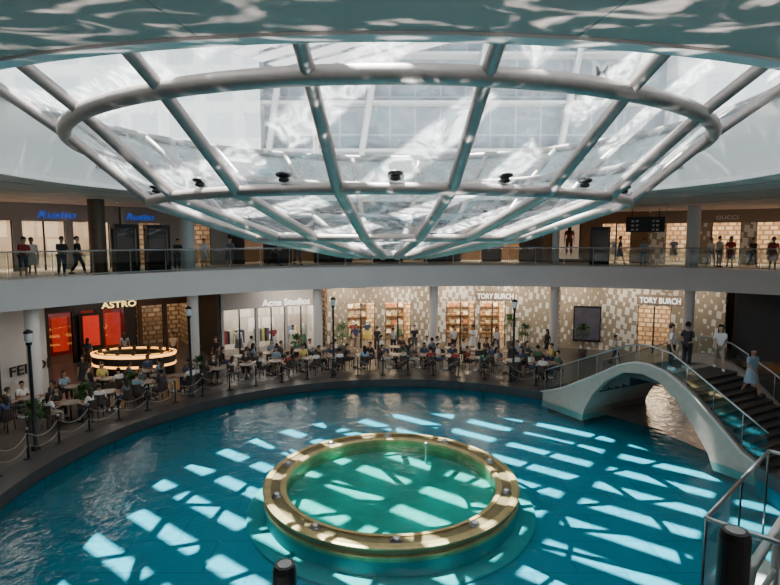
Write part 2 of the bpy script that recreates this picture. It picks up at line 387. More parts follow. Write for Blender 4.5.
text('FENDI',(-15.76,23.2,1.15),D(75),.6,M['letdark'],s,'sign_lettering',0,1.9)
put(prism('wall_left',[(-16.6,24.2),(-15.7,24.2),(-21.5,31),(-22.3,31)],0,4.15,M['dark']),kind=S)
put(prism('wall_left',[(-17.2,20.4),(-16.8,20.4),(-17.5,8),(-18,8)],0,4.15,M['cream']),kind=S)
Z0,Z1=L1,CZ
s=shop(29.5,133,148,Z0,Z1,[(134,137.5),(138.2,142),(142.8,147)],'greyint','cream','pale shopfront with blue script lettering',fh=.9,lm='lightmid')
signtext(s,'Rusito',29.5,139.0,Z1-.72,.5,'letblue',1.8,.3)
s=shop(29.5,148,165,Z0,Z1,[(150,155),(157,163)],'brown','cream','brown stone shopfront with bright windows',fh=.8,lm='lightmid')
s=shop(29.5,121,132.8,Z0,Z1,[(123,126),(128.6,131)],'greyint','warmwall','pale shopfront with brown display and blue script lettering',fh=.9,lm='lightdim')
signtext(s,'Rusito',29.5,130.9,Z1-.72,.5,'letblue',1.5,.3)
s=shop(29.5,108,120.8,Z0,Z1,[(110,113),(116.5,119)],'dark','wood','dark timber shopfront with narrow windows',fh=.9,lm='lightdim')
s=shop(29.5,92,107.8,Z0,Z1,[(95,98),(102,105)],'dark','wood','dark shopfront with dim display windows',fh=.9,lm='lightdim')
s=shop(29.5,79,91.8,Z0,Z1,[(82,84.5),(87,90)],'brown','wood','brown panelled shopfront with display windows',fh=.9,lm='lightmid')
s=shop(29.5,66,78.8,Z0,Z1,[(68,71.5)],'wood','warmwall','warm timber shopfront with display windows',fh=.8,lm='lightmid')
s=shop(29.5,50,65.8,Z0,Z1,[(51.5,54.5),(56,59),(61,64)],'pattern','warmwall','beige shopfront with bright display windows',fh=.8,lm='lightmid',fas='tan')
signtext(s,'GUCCI',29.5,57.5,Z1-.6,.34,'white',1.15)
s=shop(29.5,30,49.8,Z0,Z1,[(32,38),(40,48)],'brown','warmwall','brown shopfront with warm lit windows',fh=.8,lm='lightmid')
ds=thing('directory_sign',pc(25.5,66.6,CZ),'black hanging directory board with small white text lines','sign')
arc('board',C,25.4,25.5,7.35,8.25,64.3,69.0,M['black'],ds,2)
for q in(65,68.3): tube('hanger',[pc(25.45,q,8.25),pc(25.45,q,CZ)],.02,M['black'],ds,6)
for zz in(8.0,7.75,7.5):
    for tt in(65.4,67.9): text('1F  B1' if tt<66 else 'B2  2F',pc(25.34,tt,zz-.06),D(tt-90),.15,M['white'],ds,'sign_lettering')
def kiosk(t,R=24.6,w=1.0,h=2.3):
    p=pc(R,t,L1); k=thing('display_case',p,'tall black framed glass display case on the gallery','display case','gallery display cases')
    rz=D(t-90); cr,sr=math.cos(rz),math.sin(rz)
    for dx in(-w/2,w/2):
        for dy in(-.25,.25): box('upright',(p[0]+dx*cr-dy*sr,p[1]+dx*sr+dy*cr,L1+h/2),(.08,.08,h),M['black'],k,rz)
    box('plinth',(p[0],p[1],L1+.15),(w,.55,.3),M['black'],k,rz); box('cap',(p[0],p[1],L1+h-.1),(w+.1,.6,.2),M['black'],k,rz)
    box('back_panel',(p[0]-.2*sr,p[1]+.2*cr,L1+h/2),(w-.1,.04,h-.4),M['dark'],k,rz)
    box('case_glass',(p[0],p[1],L1+h/2+.05),(w-.1,.45,h-.5),M['shopglass'],k,rz)
for t in(135.9,132.4,72.3): kiosk(t)
# ------------------------------------------------------------------ water
pw=mo('pool_water',[pc(PR,i*3,WZ,P) for i in range(120)],[tuple(range(120))],M['water']); put(pw,'clear teal rippled water filling the round pool','water')
pts=[pc(PR,6.4+44.6*i/12,WZ,P) for i in range(13)]
cw=mo('canal_water',pts+[tuple(A1+u*18.2)+(WZ,),tuple(A2+u*20.2)+(WZ,)],[tuple(range(15))],M['water']); put(cw,'dark still water of the canal under the bridge','water')
BP=(0.03,15.35,0)
bs=thing('round_basin',(BP[0],BP[1],PF),'low round bronze basin ring with small dome lights','fountain')
lathe('plinth',[(0.01,PF+.09),(4.12,PF+.09),(4.16,PF+.06),(4.16,PF)],BP,M['poolgreen'],bs,96,False)
lathe('skirt',[(3.66,PF+.05),(3.66,WZ-.06)],BP,M['poolgreen'],bs,120,False)
lathe('basin_wall',[(3.68,WZ-.07),(3.68,-.27),(3.62,-.25),(3.62,-.13),(3.68,-.11),(3.70,-.06),(3.65,-.03),(3.5,-.03),(3.5,-.07),(3.2,-.07),(3.2,-.03),(3.1,-.03),(3.05,-.07),(3.05,-.6)],BP,M['gold'],bs,120,False)
lathe('dark_band',[(3.63,-.25),(3.635,-.2),(3.63,-.14)],BP,M['golddk'],bs,120,False)  # darker brass strip in the groove of the basin wall
lathe('inlay_band',[(3.48,-.066),(3.22,-.066)],BP,M['golddk'],bs,120,False)
lathe('basin_floor',[(0.01,-.5),(3.06,-.5)],BP,M['ringfloor'],bs,96,False)
mo('basin_water',[pc(3.05,i*5,-.16,BP) for i in range(72)],[tuple(range(72))],M['water'],bs)
for i in range(10):
    p=pc(3.35,36*i+20,-.06,BP); v,f=join([sphv((p[0],p[1],p[2]+.05),(.11,.11,.07)),arcv(p,.0,.14,p[2]-.01,p[2]+.03,0,360,12)]); mo('dome_light',v,f,M['rail'],bs,True)
v,f=join([tubev([(1.2,17.4,-.5),(1.2,17.4,.1)],.03),sphv((1.2,17.4,.15),(.07,.07,.09))]); mo('water_nozzle',v,f,M['rail'],bs,True)
# ------------------------------------------------------------------ bridge
O=Vector((7.1,23.6)); e=Vector((.476,-.879)); w=Vector((.879,.476)); W=4.0
br=thing('arch_bridge',(9.5,20,0),'grey stone arched footbridge with stairs and glass railings','bridge')
def bp(s,ww,z): q=O+e*s+w*ww; return (q.x,q.y,z)
top=[(-.5,.02),(.2,.25),(.8,.5),(1.7,1.0),(2.6,1.5),(3.6,2.1),(4.2,2.32),(4.8,2.4),(5.5,2.27),(6.1,1.98),(6.6,1.65),(7.4,1.0),(8.2,.3),(8.8,.02)]
arcp=[(1.9,-.6),(2.0,-.1),(2.4,.65),(3.0,1.35),(3.8,1.88),(4.6,2.02),(5.3,1.88),(6.0,1.4),(6.6,.72),(7.2,-.1),(7.4,-.6)]
def interp(P_,s):
    if s<=P_[0][0]: return P_[0][1]
    for (a0,b0),(a1,b1) in zip(P_,P_[1:]):
        if a0<=s<=a1: return b0+(b1-b0)*(s-a0)/(a1-a0)
    return P_[-1][1]
def slab(name,w0,w1,dz,m):
    ss=sorted(set([i*.2-.5 for i in range(48)]+[x for x,_ in arcp])); ss=[x for x in ss if x<=8.8]
    v=[];f=[]
    for x in ss:
        zt=interp(top,x)+dz
        zb=interp(arcp,x) if 1.9<=x<=7.4 else -.6
        zb=min(zb,zt-.02)
        v+=[bp(x,w0,zb),bp(x,w1,zb),bp(x,w1,zt),bp(x,w0,zt)]
    n=len(ss)
    for i in range(n-1):
        a=4*i;b=a+4
        for k in range(4): l=(k+1)%4; f.append((a+k,b+k,b+l,a+l))
    f.append((0,1,2,3)); q=4*(n-1); f.append((q+3,q+2,q+1,q))
    return mo(name,v,f,m,br)
slab('parapet',0,.3,0,M['stone']); slab('parapet',W-.3,W,0,M['stone']); slab('arch_body',.3,W-.3,-.42,M['stone'])
cp=[bp(x,.02,interp(top,x)+.02) for x in [i*.3-.5 for i in range(32)] if x<=8.8]
tube('edge_moulding',cp,.05,M['stonetrim'],br)
for s0,s1,sg in((-.5,3.9,1),(5.7,9.1,-1)):
    n=13
    for i in range(n):
        x=s0+(s1-s0)*(i+.5)/n; z=1.95*((i+1)/n) if sg>0 else 1.95*(1-i/n)
        d=abs(s1-s0)/n
        v=[];zz0=max(z-.6,-.1)
        for zz in(zz0,z):
            v+=[bp(x-d/2,.3,zz),bp(x+d/2,.3,zz),bp(x+d/2,W-.3,zz),bp(x-d/2,W-.3,zz)]
        mo('step',v,[(0,1,2,3),(4,7,6,5),(0,4,5,1),(1,5,6,2),(2,6,7,3),(3,7,4,0)],M['step'],br)
        xe=x+d/2 if sg<0 else x-d/2
        tube('step_nosing',[bp(xe,.32,z-.01),bp(xe,W-.32,z-.01)],.018,M['golddk'],br,6)
v=[]
for zz in(1.7,1.95): v+=[bp(3.9,.3,zz),bp(5.7,.3,zz),bp(5.7,W-.3,zz),bp(3.9,W-.3,zz)]
mo('deck',v,[(0,1,2,3),(4,7,6,5),(0,4,5,1),(1,5,6,2),(2,6,7,3),(3,7,4,0)],M['step'],br)
def railz(x):
    return (1.95*min(1,max(0,(x+.5)/4.4)) if x<4.8 else 1.95*min(1,max(0,(9.1-x)/3.4)))
for ww in (.15,W-.15):
    xs=[-.4+i*.95 for i in range(11)]
    xs[-1]=8.9
    xf=[-.4+i*.465 for i in range(21)]
    base=lambda x:max(railz(x),interp(top,x)-.3)
    tube('handrail',[bp(x,ww,base(x)+1.0) for x in xf],.03,M['rail'],br)
    for x0,x1 in zip(xs,xs[1:]):
        qs=[x0+.03+(x1-x0-.06)*k/3 for k in range(4)]
        v=[bp(x,ww,min(interp(top,x),base(x)+.1)) for x in qs]+[bp(x,ww,base(x)+.96) for x in qs[::-1]]
        mo('glass_panel',v,[tuple(range(8))],M['glasslt'],br)
        tube('post',[bp(x0,ww,min(interp(top,x0),base(x0))),bp(x0,ww,base(x0)+.98)],.013,M['rail'],br,6)
# ------------------------------------------------------------------ near glass landing
nl=thing('glass_stair_landing',(4.5,4.0,3.2),'glass walled stair landing with white tubular handrails','staircase')
Aq=Vector((2.95,4.8)); Bq=Vector((4.65,6.4)); pq=Vector((.69,-.73))
Cq=Bq+pq*3.2; Dq=Aq+pq*3.2
def panel(p,q,z0,z1):
    mo('glass_panel',[(p.x,p.y,z0),(q.x,q.y,z0),(q.x,q.y,z1),(p.x,p.y,z1)],[(0,1,2,3)],M['glasslt'],nl)
    tube('top_rail',[(p.x,p.y,z1),(q.x,q.y,z1)],.022,M['rail'],nl)
    tube('edge_trim',[(p.x,p.y,z0),(p.x,p.y,z1)],.012,M['rail'],nl,6); tube('edge_trim',[(q.x,q.y,z0),(q.x,q.y,z1)],.012,M['rail'],nl,6)
mid=(Aq+Bq)/2
panel(Aq,mid,3.0,4.4); panel(mid,Bq,3.0,4.4); panel(Bq,Bq+pq*1.2,3.0,4.4); panel(Bq+pq*1.2,Cq,3.0,4.4); panel(Aq,Aq+pq*1.2,3.0,4.4)
prism('landing_slab',[Aq,Bq,Cq,Dq],2.85,3.0,M['white'],nl)
i1=Aq+pq*.35+Vector((.1,.1)); i2=Bq+pq*.35-Vector((.15,.15)); i3=i2+pq*2.4; im=i1.lerp(i2,.5)
tube('handrail',[(i1.x,i1.y,3.0),(i1.x,i1.y,4.0),(i2.x,i2.y,4.05),(i3.x,i3.y,4.05)],.05,M['white'],nl)
tube('handrail',[(i1.x,i1.y,3.55),(i2.x,i2.y,3.55),(i3.x,i3.y,3.55)],.035,M['white'],nl)
for q in(i2,im,i2.lerp(i3,.4)): tube('handrail_post',[(q.x,q.y,3.0),(q.x,q.y,4.02)],.04,M['white'],nl)
for i in range(6):
    q=Aq+pq*(1.4+.3*i)+Vector((.95,.88))*.9; box('step',(q.x,q.y,3.05+.17*i),(2.1,.3,.17),M['step'],nl,math.atan2(.73,.69))
for (x,y,zt,r) in((1.52,2.26,5.72,.064),(-.50,2.42,5.46,.056)):
    bl=thing('bollard_light',(x,y,L1-.7),'black cylindrical bollard with a pale lit cap','lamp','gallery edge bollards')
    lathe('body',[(.001,zt-1.1),(r,zt-1.1),(r,zt-.03),(r*.85,zt),(.001,zt)],(x,y,0),M['black'],bl,24,False)
    lathe('lit_cap',[(.001,zt+.004),(r*.6,zt+.004),(r*.6,zt-.01)],(x,y,0),M['column'],bl,24,False)
    box('bracket',(x,(y+2.1)/2,4.8),(.05,max(.1,y-2.1),.1),M['black'],bl)
# ------------------------------------------------------------------ lamp posts
for t in(62,105,138,170,-12):
    p=pc(12.25,t,0,P); l=thing('lamp_post',p,'tall slim black lamp post with small lantern head','lamp post','promenade lamp posts')
    lathe('pole',[(.14,0),(.14,.12),(.06,.2),(.05,3.5),(.09,3.55),(.09,3.62)],p,M['black'],l,12)
    lathe('lantern',[(.07,3.62),(.12,3.68),(.12,3.92),(.05,3.98)],p,M['column'],l,12)
    lathe('cap',[(.14,3.92),(.13,3.98),(.02,4.05)],p,M['black'],l,12)
# ------------------------------------------------------------------ rope fence
def post_proto():
    r=thing('rope_post',(0,0,-50),'slim dark post with ball finial holding pale rope','barrier post','rope barrier posts')
    lathe('base',[(.001,.03),(.13,.03),(.15,0)],(0,0,0),M['black'],None,12).parent=r
    lathe('pole',[(.035,.02),(.03,.95)],(0,0,0),M['black'],None,8).parent=r
    v,f=sphv((0,0,.98),(.05,.05,.05)); mo('finial',v,f,M['rail'],None,True).parent=r
    return [r]+list(r.children)
pp=post_proto(); ang=[56+6.2*i for i in range(25)]
for i,t in enumerate(ang):
    p=pc(11.8,t,.05,P)
    if i==0: pp[0].location=p
    else: clone(pp,p)
    if i:
        a0=Vector(pc(11.8,ang[i-1],.9,P)); b0=Vector(pc(11.8,t,.9,P))
        for hh,sg in((0,.28),(-.4,.22)):
            tp=tube('rope',[a0.lerp(b0,q/8)+Vector((0,0,hh-sg*4*(q/8)*(1-q/8))) for q in range(9)],.016,M['rope'],None,6)
            put(tp,'pale rope draped between two barrier posts','rope','barrier ropes')
# ------------------------------------------------------------------ furniture
def chair_proto():
    r=thing('cafe_chair',(0,0,0),'dark woven cafe chair with curved back','chair','cafe chairs')
    def ch(o): o.parent=r
    ch(box('seat',(0,0,.44),(.46,.44,.06),M['rattan']))
    v,f=arcv((0,-.02),.22,.25,.5,.86,20,160,8); ch(mo('backrest',v,f,M['rattan']))
    for x in(-.19,.19):
        for y in(-.18,.18): ch(tube('leg',[(x*1.1,y*1.1,0),(x,y,.42)],.018,M['black'],None,6))
    return [r]+list(r.children)
def table_proto():
    r=thing('cafe_table',(0,0,0),'small round cafe table with dark pedestal','table','cafe tables')
    lathe('table_top',[(.001,.75),(.36,.75),(.36,.71),(.001,.71)],(0,0,0),M['tabletop'],None,24,False).parent=r
    lathe('pedestal',[(.03,.03),(.03,.71)],(0,0,0),M['black'],None,10).parent=r
    lathe('base',[(.001,.04),(.22,.03),(.24,0)],(0,0,0),M['black'],None,20).parent=r
    return [r]+list(r.children)
CH=chair_proto(); TB=table_proto(); used={'c':0,'t':0}
def chair(loc,rz):
    if not used['c']: CH[0].location=loc; CH[0].rotation_euler=(0,0,rz); used['c']=1
    else: clone(CH,loc,rz)
def table(loc):
    if not used['t']: TB[0].location=loc; used['t']=1
    else: clone(TB,loc)
# ------------------------------------------------------------------ people
def skin(nodes,edges,sub=2):
    me=bpy.data.meshes.new('skin'); me.from_pydata([n[:3] for n in nodes],edges,[]); o=bpy.data.objects.new('skin',me); col.objects.link(o)
    m=o.modifiers.new('s','SKIN'); m.use_smooth_shade=True
    for i,n in enumerate(nodes): me.skin_vertices[0].data[i].radius=(n[3],n[3])
    s=o.modifiers.new('u','SUBSURF'); s.levels=sub; s.render_levels=sub
    dg=bpy.context.evaluated_depsgraph_get(); r=bpy.data.meshes.new_from_object(o.evaluated_get(dg)); bpy.data.objects.remove(o)
    for p in r.polygons:p.use_smooth=True
    return r
POSES={}
def mkpose(name,pel,lean,kn,an,el,wr):
    pz=pel[2]; lx=lean
    def T(h): return (0,pel[1]+lx*h,pz+h)
    nodes=[T(0)+(.125,),T(.13)+(.11,),T(.33)+(.13,),T(.47)+(.075,),T(.54)+(.05,),T(.60)+(.07,),T(.67)+(.088,),T(.745)+(.062,)]
    edges=[(0,1),(1,2),(2,3),(3,4),(4,5),(5,6),(6,7)]
    hy=pel[1]+lx*.67; nodes+= [(0,hy-.105,pz+.66,.014),(.088,hy+.01,pz+.67,.018),(-.088,hy+.01,pz+.67,.018)]; edges+=[(6,8),(6,9),(6,10)]
    shirt=[T(-.04)+(.145,),T(.13)+(.13,),T(.33)+(.15,),T(.46)+(.08,)]; se=[(0,1),(1,2),(2,3)]
    tr=[T(.02)+(.14,)]; te=[]
    hair=T(.68); feet=[]
    for i,sx in enumerate((1,-1)):
        s0=(sx*.165,pel[1]+lx*.43,pz+.43); E=el[i]; Wr=wr[i]; E=(sx*E[0],E[1],E[2]); Wr=(sx*Wr[0],Wr[1],Wr[2])
        d=(Vector(Wr)-Vector(E)).normalized(); H=Vector(Wr)+d*.08
        b=len(nodes); nodes+=[s0+(.058,),E+(.042,),Wr+(.027,),tuple(H)+(.032,)]; edges+=[(2,b),(b,b+1),(b+1,b+2),(b+2,b+3)]
        side=d.cross(Vector((1,0,0))).normalized() if abs(d.x)<.9 else Vector((0,1,0))
        for q,ln in enumerate((.085,.1,.095,.075)):
            k=len(nodes); r=H+side*((q-1.5)*.02)+d*.03; tip=r+d*(ln*.6); tip2=tip+d*(ln*.35)+Vector((-sx*.02,0,0))
            nodes+=[tuple(tip)+(.010,),tuple(tip2)+(.008,)]; edges+=[(b+3,k),(k,k+1)]
        k=len(nodes); nodes+=[tuple(H-side*.05+d*.0)+(.011,)]; edges+=[(b+3,k)]
        s=len(shirt); mid=Vector(s0).lerp(Vector(E),.85); shirt+=[s0+(.075,),tuple(mid)+(.062,)]; se+=[(2,s),(s,s+1)]
        K=(sx*kn[i][0],kn[i][1],kn[i][2]); A=(sx*an[i][0],an[i][1],an[i][2])
        hip=(sx*.09,pel[1],pz-.04)
        b=len(nodes); toe=(A[0]*1.08,A[1]-.15,A[2]-.05); nodes+=[hip+(.09,),K+(.058,),A+(.036,),toe+(.03,)]; edges+=[(0,b),(b,b+1),(b+1,b+2),(b+2,b+3)]
        t=len(tr); md=Vector(K).lerp(Vector(A),.85); tr+=[hip+(.105,),K+(.075,),tuple(md)+(.06,)]; te+=[(0,t),(t,t+1),(t+1,t+2)]
        feet.append((A,toe))
    P_={}
    P_['body']=skin(nodes,edges,2); P_['shirt']=skin(shirt,se,2); P_['trousers']=skin(tr,te,2)
    sh_=list(tr)
    for i in(3,6):
        a0=Vector(tr[i-1][:3]); sh_[i]=tuple(a0.lerp(Vector(tr[i][:3]),.08))+(.075,)
    P_['shorts']=skin(sh_,te,2)
    for nm,ln in(('short',0),('long',.26)):
        v,f=sphv((0,0,0),(.10,.115,.118),14,10); vv=[]
        for x,y,z in v:
            if y<-.02 and z<.035: y=y*.3+.0; x*=.6; 
            if z<-.03 and ln and y>-.03: z=z*1.0-ln*min(1,(-z)/.1); y+=.03; 
            elif z<-.06 and not ln: z=-.06
            vv.append((x+hair[0],y+hair[1]+.018,z+hair[2]+.022))
        me=bpy.data.meshes.new('hair_'+nm); me.from_pydata(vv,[],f); 
        for p in me.polygons:p.use_smooth=True
        P_['hair_'+nm]=me
    for k_,(A,toe) in enumerate(feet):
        v,f=sphv(((A[0]+toe[0])/2,(A[1]+toe[1])/2+.02,A[2]-.045),(.05,.145,.05))
        me=bpy.data.meshes.new('shoe'); me.from_pydata(v,[],f)
        for p in me.polygons:p.use_smooth=True
        P_['shoe%d'%k_]=me
    v=[];f=[];sg=14
    if name!='sit':
        for zz,r in((.1,.15),(-.05,.19),(-.25,.23),(-.42,.26)):
            for k in range(sg): t=2*math.pi*k/sg; v.append((r*math.cos(t),pel[1]+r*.8*math.sin(t),pz+zz))
        for j in range(3):
            for k in range(sg): a=j*sg;b=a+sg;l=(k+1)%sg; f.append((a+k,a+l,b+l,b+k))
        me=bpy.data.meshes.new('skirt'); me.from_pydata(v,[],f)
        for p in me.polygons:p.use_smooth=True
        P_['skirt']=me
    for key,me in P_.items(): me.materials.clear(); me.materials.append(cloth((.5,.5,.5)))
    POSES[name]=P_
mkpose('stand',(0,0,.93),0,((.1,-.02,.5),(.1,-.01,.5)),((.11,.02,.1),(.12,.03,.1)),((.22,.03,1.12),(.22,.03,1.12)),((.24,-.04,.87),(.24,-.04,.87)))
mkpose('walk',(0,0,.92),-.03,((.09,-.17,.53),(.09,.05,.49)),((.09,-.25,.12),(.1,.28,.16)),((.21,.12,1.13),(.21,-.06,1.12)),((.21,.05,.90),(.2,-.24,.97)))
mkpose('hold',(0,0,.93),-.02,((.1,-.03,.5),(.12,.0,.5)),((.12,.0,.1),(.14,.03,.1)),((.22,.0,1.12),(.22,.03,1.12)),((.1,-.22,1.18),(.24,-.04,.87)))
mkpose('lean',(0,.05,.92),-.25,((.1,.02,.5),(.1,.03,.5)),((.1,.08,.1),(.11,.1,.1)),((.2,-.16,1.10),(.2,-.16,1.10)),((.15,-.38,1.08),(.15,-.38,1.08)))
mkpose('sit',(0,.03,.56),-.08,((.11,-.38,.54),(.12,-.38,.54)),((.11,-.36,.1),(.13,-.42,.1)),((.22,-.08,.74),(.22,-.06,.74)),((.14,-.30,.78),(.12,-.32,.78)))
SK=[(.50,.32,.22),(.42,.26,.17),(.56,.38,.28),(.30,.18,.12)]
HA=[(.012,.01,.009),(.03,.018,.012),(.05,.03,.02)]
CL=[(.70,.69,.67),(.03,.03,.035),(.45,.45,.45),(.05,.07,.15),(.5,.45,.37),(.30,.04,.04),(.72,.72,.74),(.10,.11,.13),(.22,.32,.42),(.07,.16,.1),(.6,.5,.15)]
CW=[6,7,2,4,2,1,5,5,2,1,1]
TC=[(.03,.03,.04),(.05,.07,.14),(.30,.25,.2),(.09,.09,.10),(.4,.38,.35)]
CN={0:'white',1:'black',2:'grey',3:'navy',4:'beige',5:'red',6:'white',7:'charcoal',8:'blue',9:'green',10:'yellow'}
def person(pose,loc,rz,shirt=None,low=None,lowkind=None,hair=None,size=None,group=None):
    P_=POSES[pose]; si=shirt if shirt is not None else random.choices(range(11),CW)[0]
    ti=low if low is not None else random.choices(range(5),[5,3,1,3,1])[0]
    lk=lowkind or random.choice(['trousers','trousers','shorts']+(['skirt'] if pose!='sit' else []))
    hk=hair or random.choice(['short','short','long'])
    sc=size or random.uniform(.93,1.03)
    o=bpy.data.objects.new('person',P_['body']); col.objects.link(o); o.location=loc; o.rotation_euler=(0,0,rz); o.scale=(sc,)*3
    def mt(ob,m): ob.material_slots[0].link='OBJECT'; ob.material_slots[0].material=m
    mt(o,cloth(random.choice(SK)))
    lowc=TC[ti] if lk!='skirt' else CL[si]
    sc_=cloth(random.choice([(.7,.7,.7),(.03,.03,.03)]))
    for nm,key,m in(('shirt','shirt',cloth(CL[si])),(lk,lk,cloth(lowc)),('hair','hair_'+hk,cloth(random.choice(HA))),('shoe','shoe0',sc_),('shoe','shoe1',sc_)):
        c=bpy.data.objects.new(nm,P_[key]); col.objects.link(c); c.parent=o; mt(c,m)
    verb={'stand':'standing','walk':'walking','hold':'standing, hand raised','lean':'leaning on railing','sit':'seated'}[pose]
    tn=['black','navy','khaki','charcoal','pale'][ti]
    put(o,'person %s in a %s %s'%(verb,CN[si],'dress' if lk=='skirt' else 'top and '+tn+' '+lk),'person',group)
    return o
PLANTS=[(-2.9,32.2,1.3,.55),(-12.35,21.2,.8,.3),(-12.9,19.0,.8,.3),(8.3,32.8,1.3,.4),(-13.0,16.9,.8,.3),(7.6,33.6,1.7,.45),(-11.2,23.0,.8,.3),(-9.1,25.4,1.0,.3),(-5.5,31.3,1.0,.35),(11.3,31.2,1.5,.45)]
KC=(-13.3,27.6)
blocked=[pc(24,t)[:2]+(.7,) for t in(27,44,61,78.2,95.6,112.5,129,146)]+[(p[0],p[1],.6) for p in PLANTS]+[(KC[0]-1,KC[1],1.75),(KC[0]+1,KC[1],1.75)]+[pc(12.25,t,0,P)[:2]+(.45,) for t in(62,105,138,170)]
def free(p,k=1.): return all((p[0]-b[0])**2+(p[1]-b[1])**2>(b[2]*k)**2 for b in blocked)
tabs=[(13.5,t) for t in(57,64,70.5,77,83.5,90,98,104,110.5,117,123.5,130)]+[(15.6,t) for t in(60.5,66.5,72.5,78.5,84.5,90.5,105,111,117,123)]+[(13.5,t) for t in(137,144,151.5,158.5,165.5,173,181)]+[(15.5,t) for t in(140,146.5,152.5,159,165.5)]
placed=[]
for R,t in tabs:
    t+=random.uniform(-.5,.5); p=Vector(pc(R,t,0,P))
    if not free(p,.85): continue
    table(tuple(p)); placed.append((p.x,p.y))
    base=random.uniform(-.4,.4); cnt=0
    for k in range(6):
        if cnt>=3: break
        aa=D(t)+base+(k%3)*2*math.pi/3+math.pi/2+(.7 if k>2 else 0)
        d=Vector((math.cos(aa),math.sin(aa),0)); q=p+d*.76; rz=math.atan2(d.y,d.x)-math.pi/2
        if not free(q,.85): continue
        if any((q.x-b[0])**2+(q.y-b[1])**2<.42 for b in placed if abs(b[0]-p.x)+abs(b[1]-p.y)>1e-6): continue
        if (Vector(q[:2])-Vector(P)).length<12.3: continue
        chair(tuple(q),rz); placed.append((q.x,q.y)); cnt+=1
        if rnd()<.93: person('sit',tuple(q),rz,group='seated cafe guests')
for (x,y,rz,pose) in((-14.2,24.5,20,'walk'),(-13.2,23.2,-70,'stand'),(-14.6,20.4,120,'hold'),(-14.1,22.9,60,'stand'),(-12.2,30.0,0,'stand'),(-10.6,28.9,90,'hold'),(-9.5,29.0,-20,'stand'),(-7.7,29.6,150,'walk'),(-6.9,30.2,200,'stand'),(-5.9,32.4,0,'stand'),(-11.6,25.4,60,'walk'),(-14.9,29.9,200,'stand'),(-16.3,28.7,180,'stand'),
    (3.8,31.9,30,'stand'),(5.0,32.3,-60,'hold'),(6.4,32.0,10,'walk'),(9.3,31.5,-80,'walk'),(-.8,32.8,180,'stand'),(-2.1,33.2,0,'walk'),(-14.9,19.1,70,'stand'),(-15.2,17.6,40,'hold'),(12.5,29.5,60,'walk'),(1.5,32.6,0,'stand'),(0.2,32.3,200,'hold')):
    if free((x,y),.8) and all((x-b[0])**2+(y-b[1])**2>.3 for b in placed): person(pose,(x,y,0),D(rz))
for (t,R,rz,pose,sh) in((146.4,23.95,None,'lean',5),(144.5,25.2,40,'stand',0),(142.9,24.0,None,'lean',1),(141.4,23.95,100,'walk',1),(134.3,26.2,-60,'walk',8),(130.6,24.0,None,'lean',1),(126.5,25.2,20,'walk',0),(124.2,24.0,None,'lean',7),(118.5,24.2,80,'walk',1),(117,25,80,'stand',4),(69.5,26.6,60,'walk',3),(66.8,24.0,None,'lean',8),(58.9,24.9,0,'walk',0),(58.0,25.7,100,'hold',6),(56.8,25.2,-30,'walk',5),(52.3,24.1,None,'stand',5),(152.9,24.3,30,'stand',5),(54.5,26,0,'walk',1),(114,26,40,'walk',0)):
    person(pose,pc(R,t,L1),D(rz) if rz is not None else D(t-90),shirt=sh)
def pb(s,ww,z,pose,rz,**k): q=bp(s,ww,z); person(pose,q,D(rz),**k)
pb(4.6,1.7,1.95,'stand',60,shirt=0,low=0,lowkind='trousers',hair='short',size=1.04); pb(4.75,2.45,1.95,'stand',120,shirt=1,low=0,lowkind='trousers',size=1.06)
pb(5.5,3.3,1.95,'walk',-20,shirt=6,low=2,lowkind='shorts',hair='long',size=1.03); pb(6.9,2.9,1.95*(1-4/13),'walk',10,shirt=8,lowkind='skirt',hair='long',size=1.03)
for R,t,z in((26.8,104,0),(26.8,106,0),(26.8,99.5,0),(26.8,117,0),(26.8,113,0),(26.8,121.5,0),(30.2,70,L1),(30.2,63,L1),(30.2,53,L1)):
    o=bpy.data.objects.new('mannequin',POSES['stand']['body']); col.objects.link(o); o.location=pc(R,t,z+.0); o.rotation_euler=(0,0,D(t-90))
    o.material_slots[0].link='OBJECT'; o.material_slots[0].material=M['white']; put(o,'white shop mannequin dressed in a garment behind the window','mannequin','shop mannequins')
    c=bpy.data.objects.new('dress',POSES['stand']['skirt']); col.objects.link(c); c.parent=o; c.material_slots[0].link='OBJECT'; c.material_slots[0].material=cloth(random.choice(CL))
    c=bpy.data.objects.new('top',POSES['stand']['shirt']); col.objects.link(c); c.parent=o; c.material_slots[0].link='OBJECT'; c.material_slots[0].material=cloth(random.choice(CL))
# tall portrait poster on the upper gallery
po=thing('portrait_poster',pc(29.4,75.6,L1+.1),'tall warm-toned fashion poster showing a standing figure','poster')
arc('frame',C,29.36,29.47,L1+.15,L1+2.75,74.2,77.0,M['black'],po,2); arc('picture',C,29.33,29.37,L1+.22,L1+2.68,74.35,76.85,M['poster'],po,2)
for key,cl in(('body',(.5,.3,.2)),('shirt',(.2,.06,.04)),('trousers',(.12,.07,.05)),('hair_long',(.02,.015,.01))):
    me=POSES['stand'][key].copy(); q=pc(29.29 if key=='body' else (29.275 if key!='hair_long' else 29.265),75.6,L1+.4)
    me.transform(Matrix.Translation(q)@Matrix.Rotation(D(75.6-90),4,'Z')@Matrix.Diagonal((1.3,.03,1.25,1))); me.materials.clear(); me.materials.append(cloth(cl))
    o=bpy.data.objects.new('printed_figure',me); col.objects.link(o); adopt(o,po)
bv,bf=join([boxv((0,0,.12),(.3,.14,.22)),tubev([(-.09,0,.22),(-.07,0,.32),(.07,0,.32),(.09,0,.22)],.012,6)])
bagm=bpy.data.meshes.new('handbag'); bagm.from_pydata(bv,[],bf); bagm.materials.append(M['wood'])
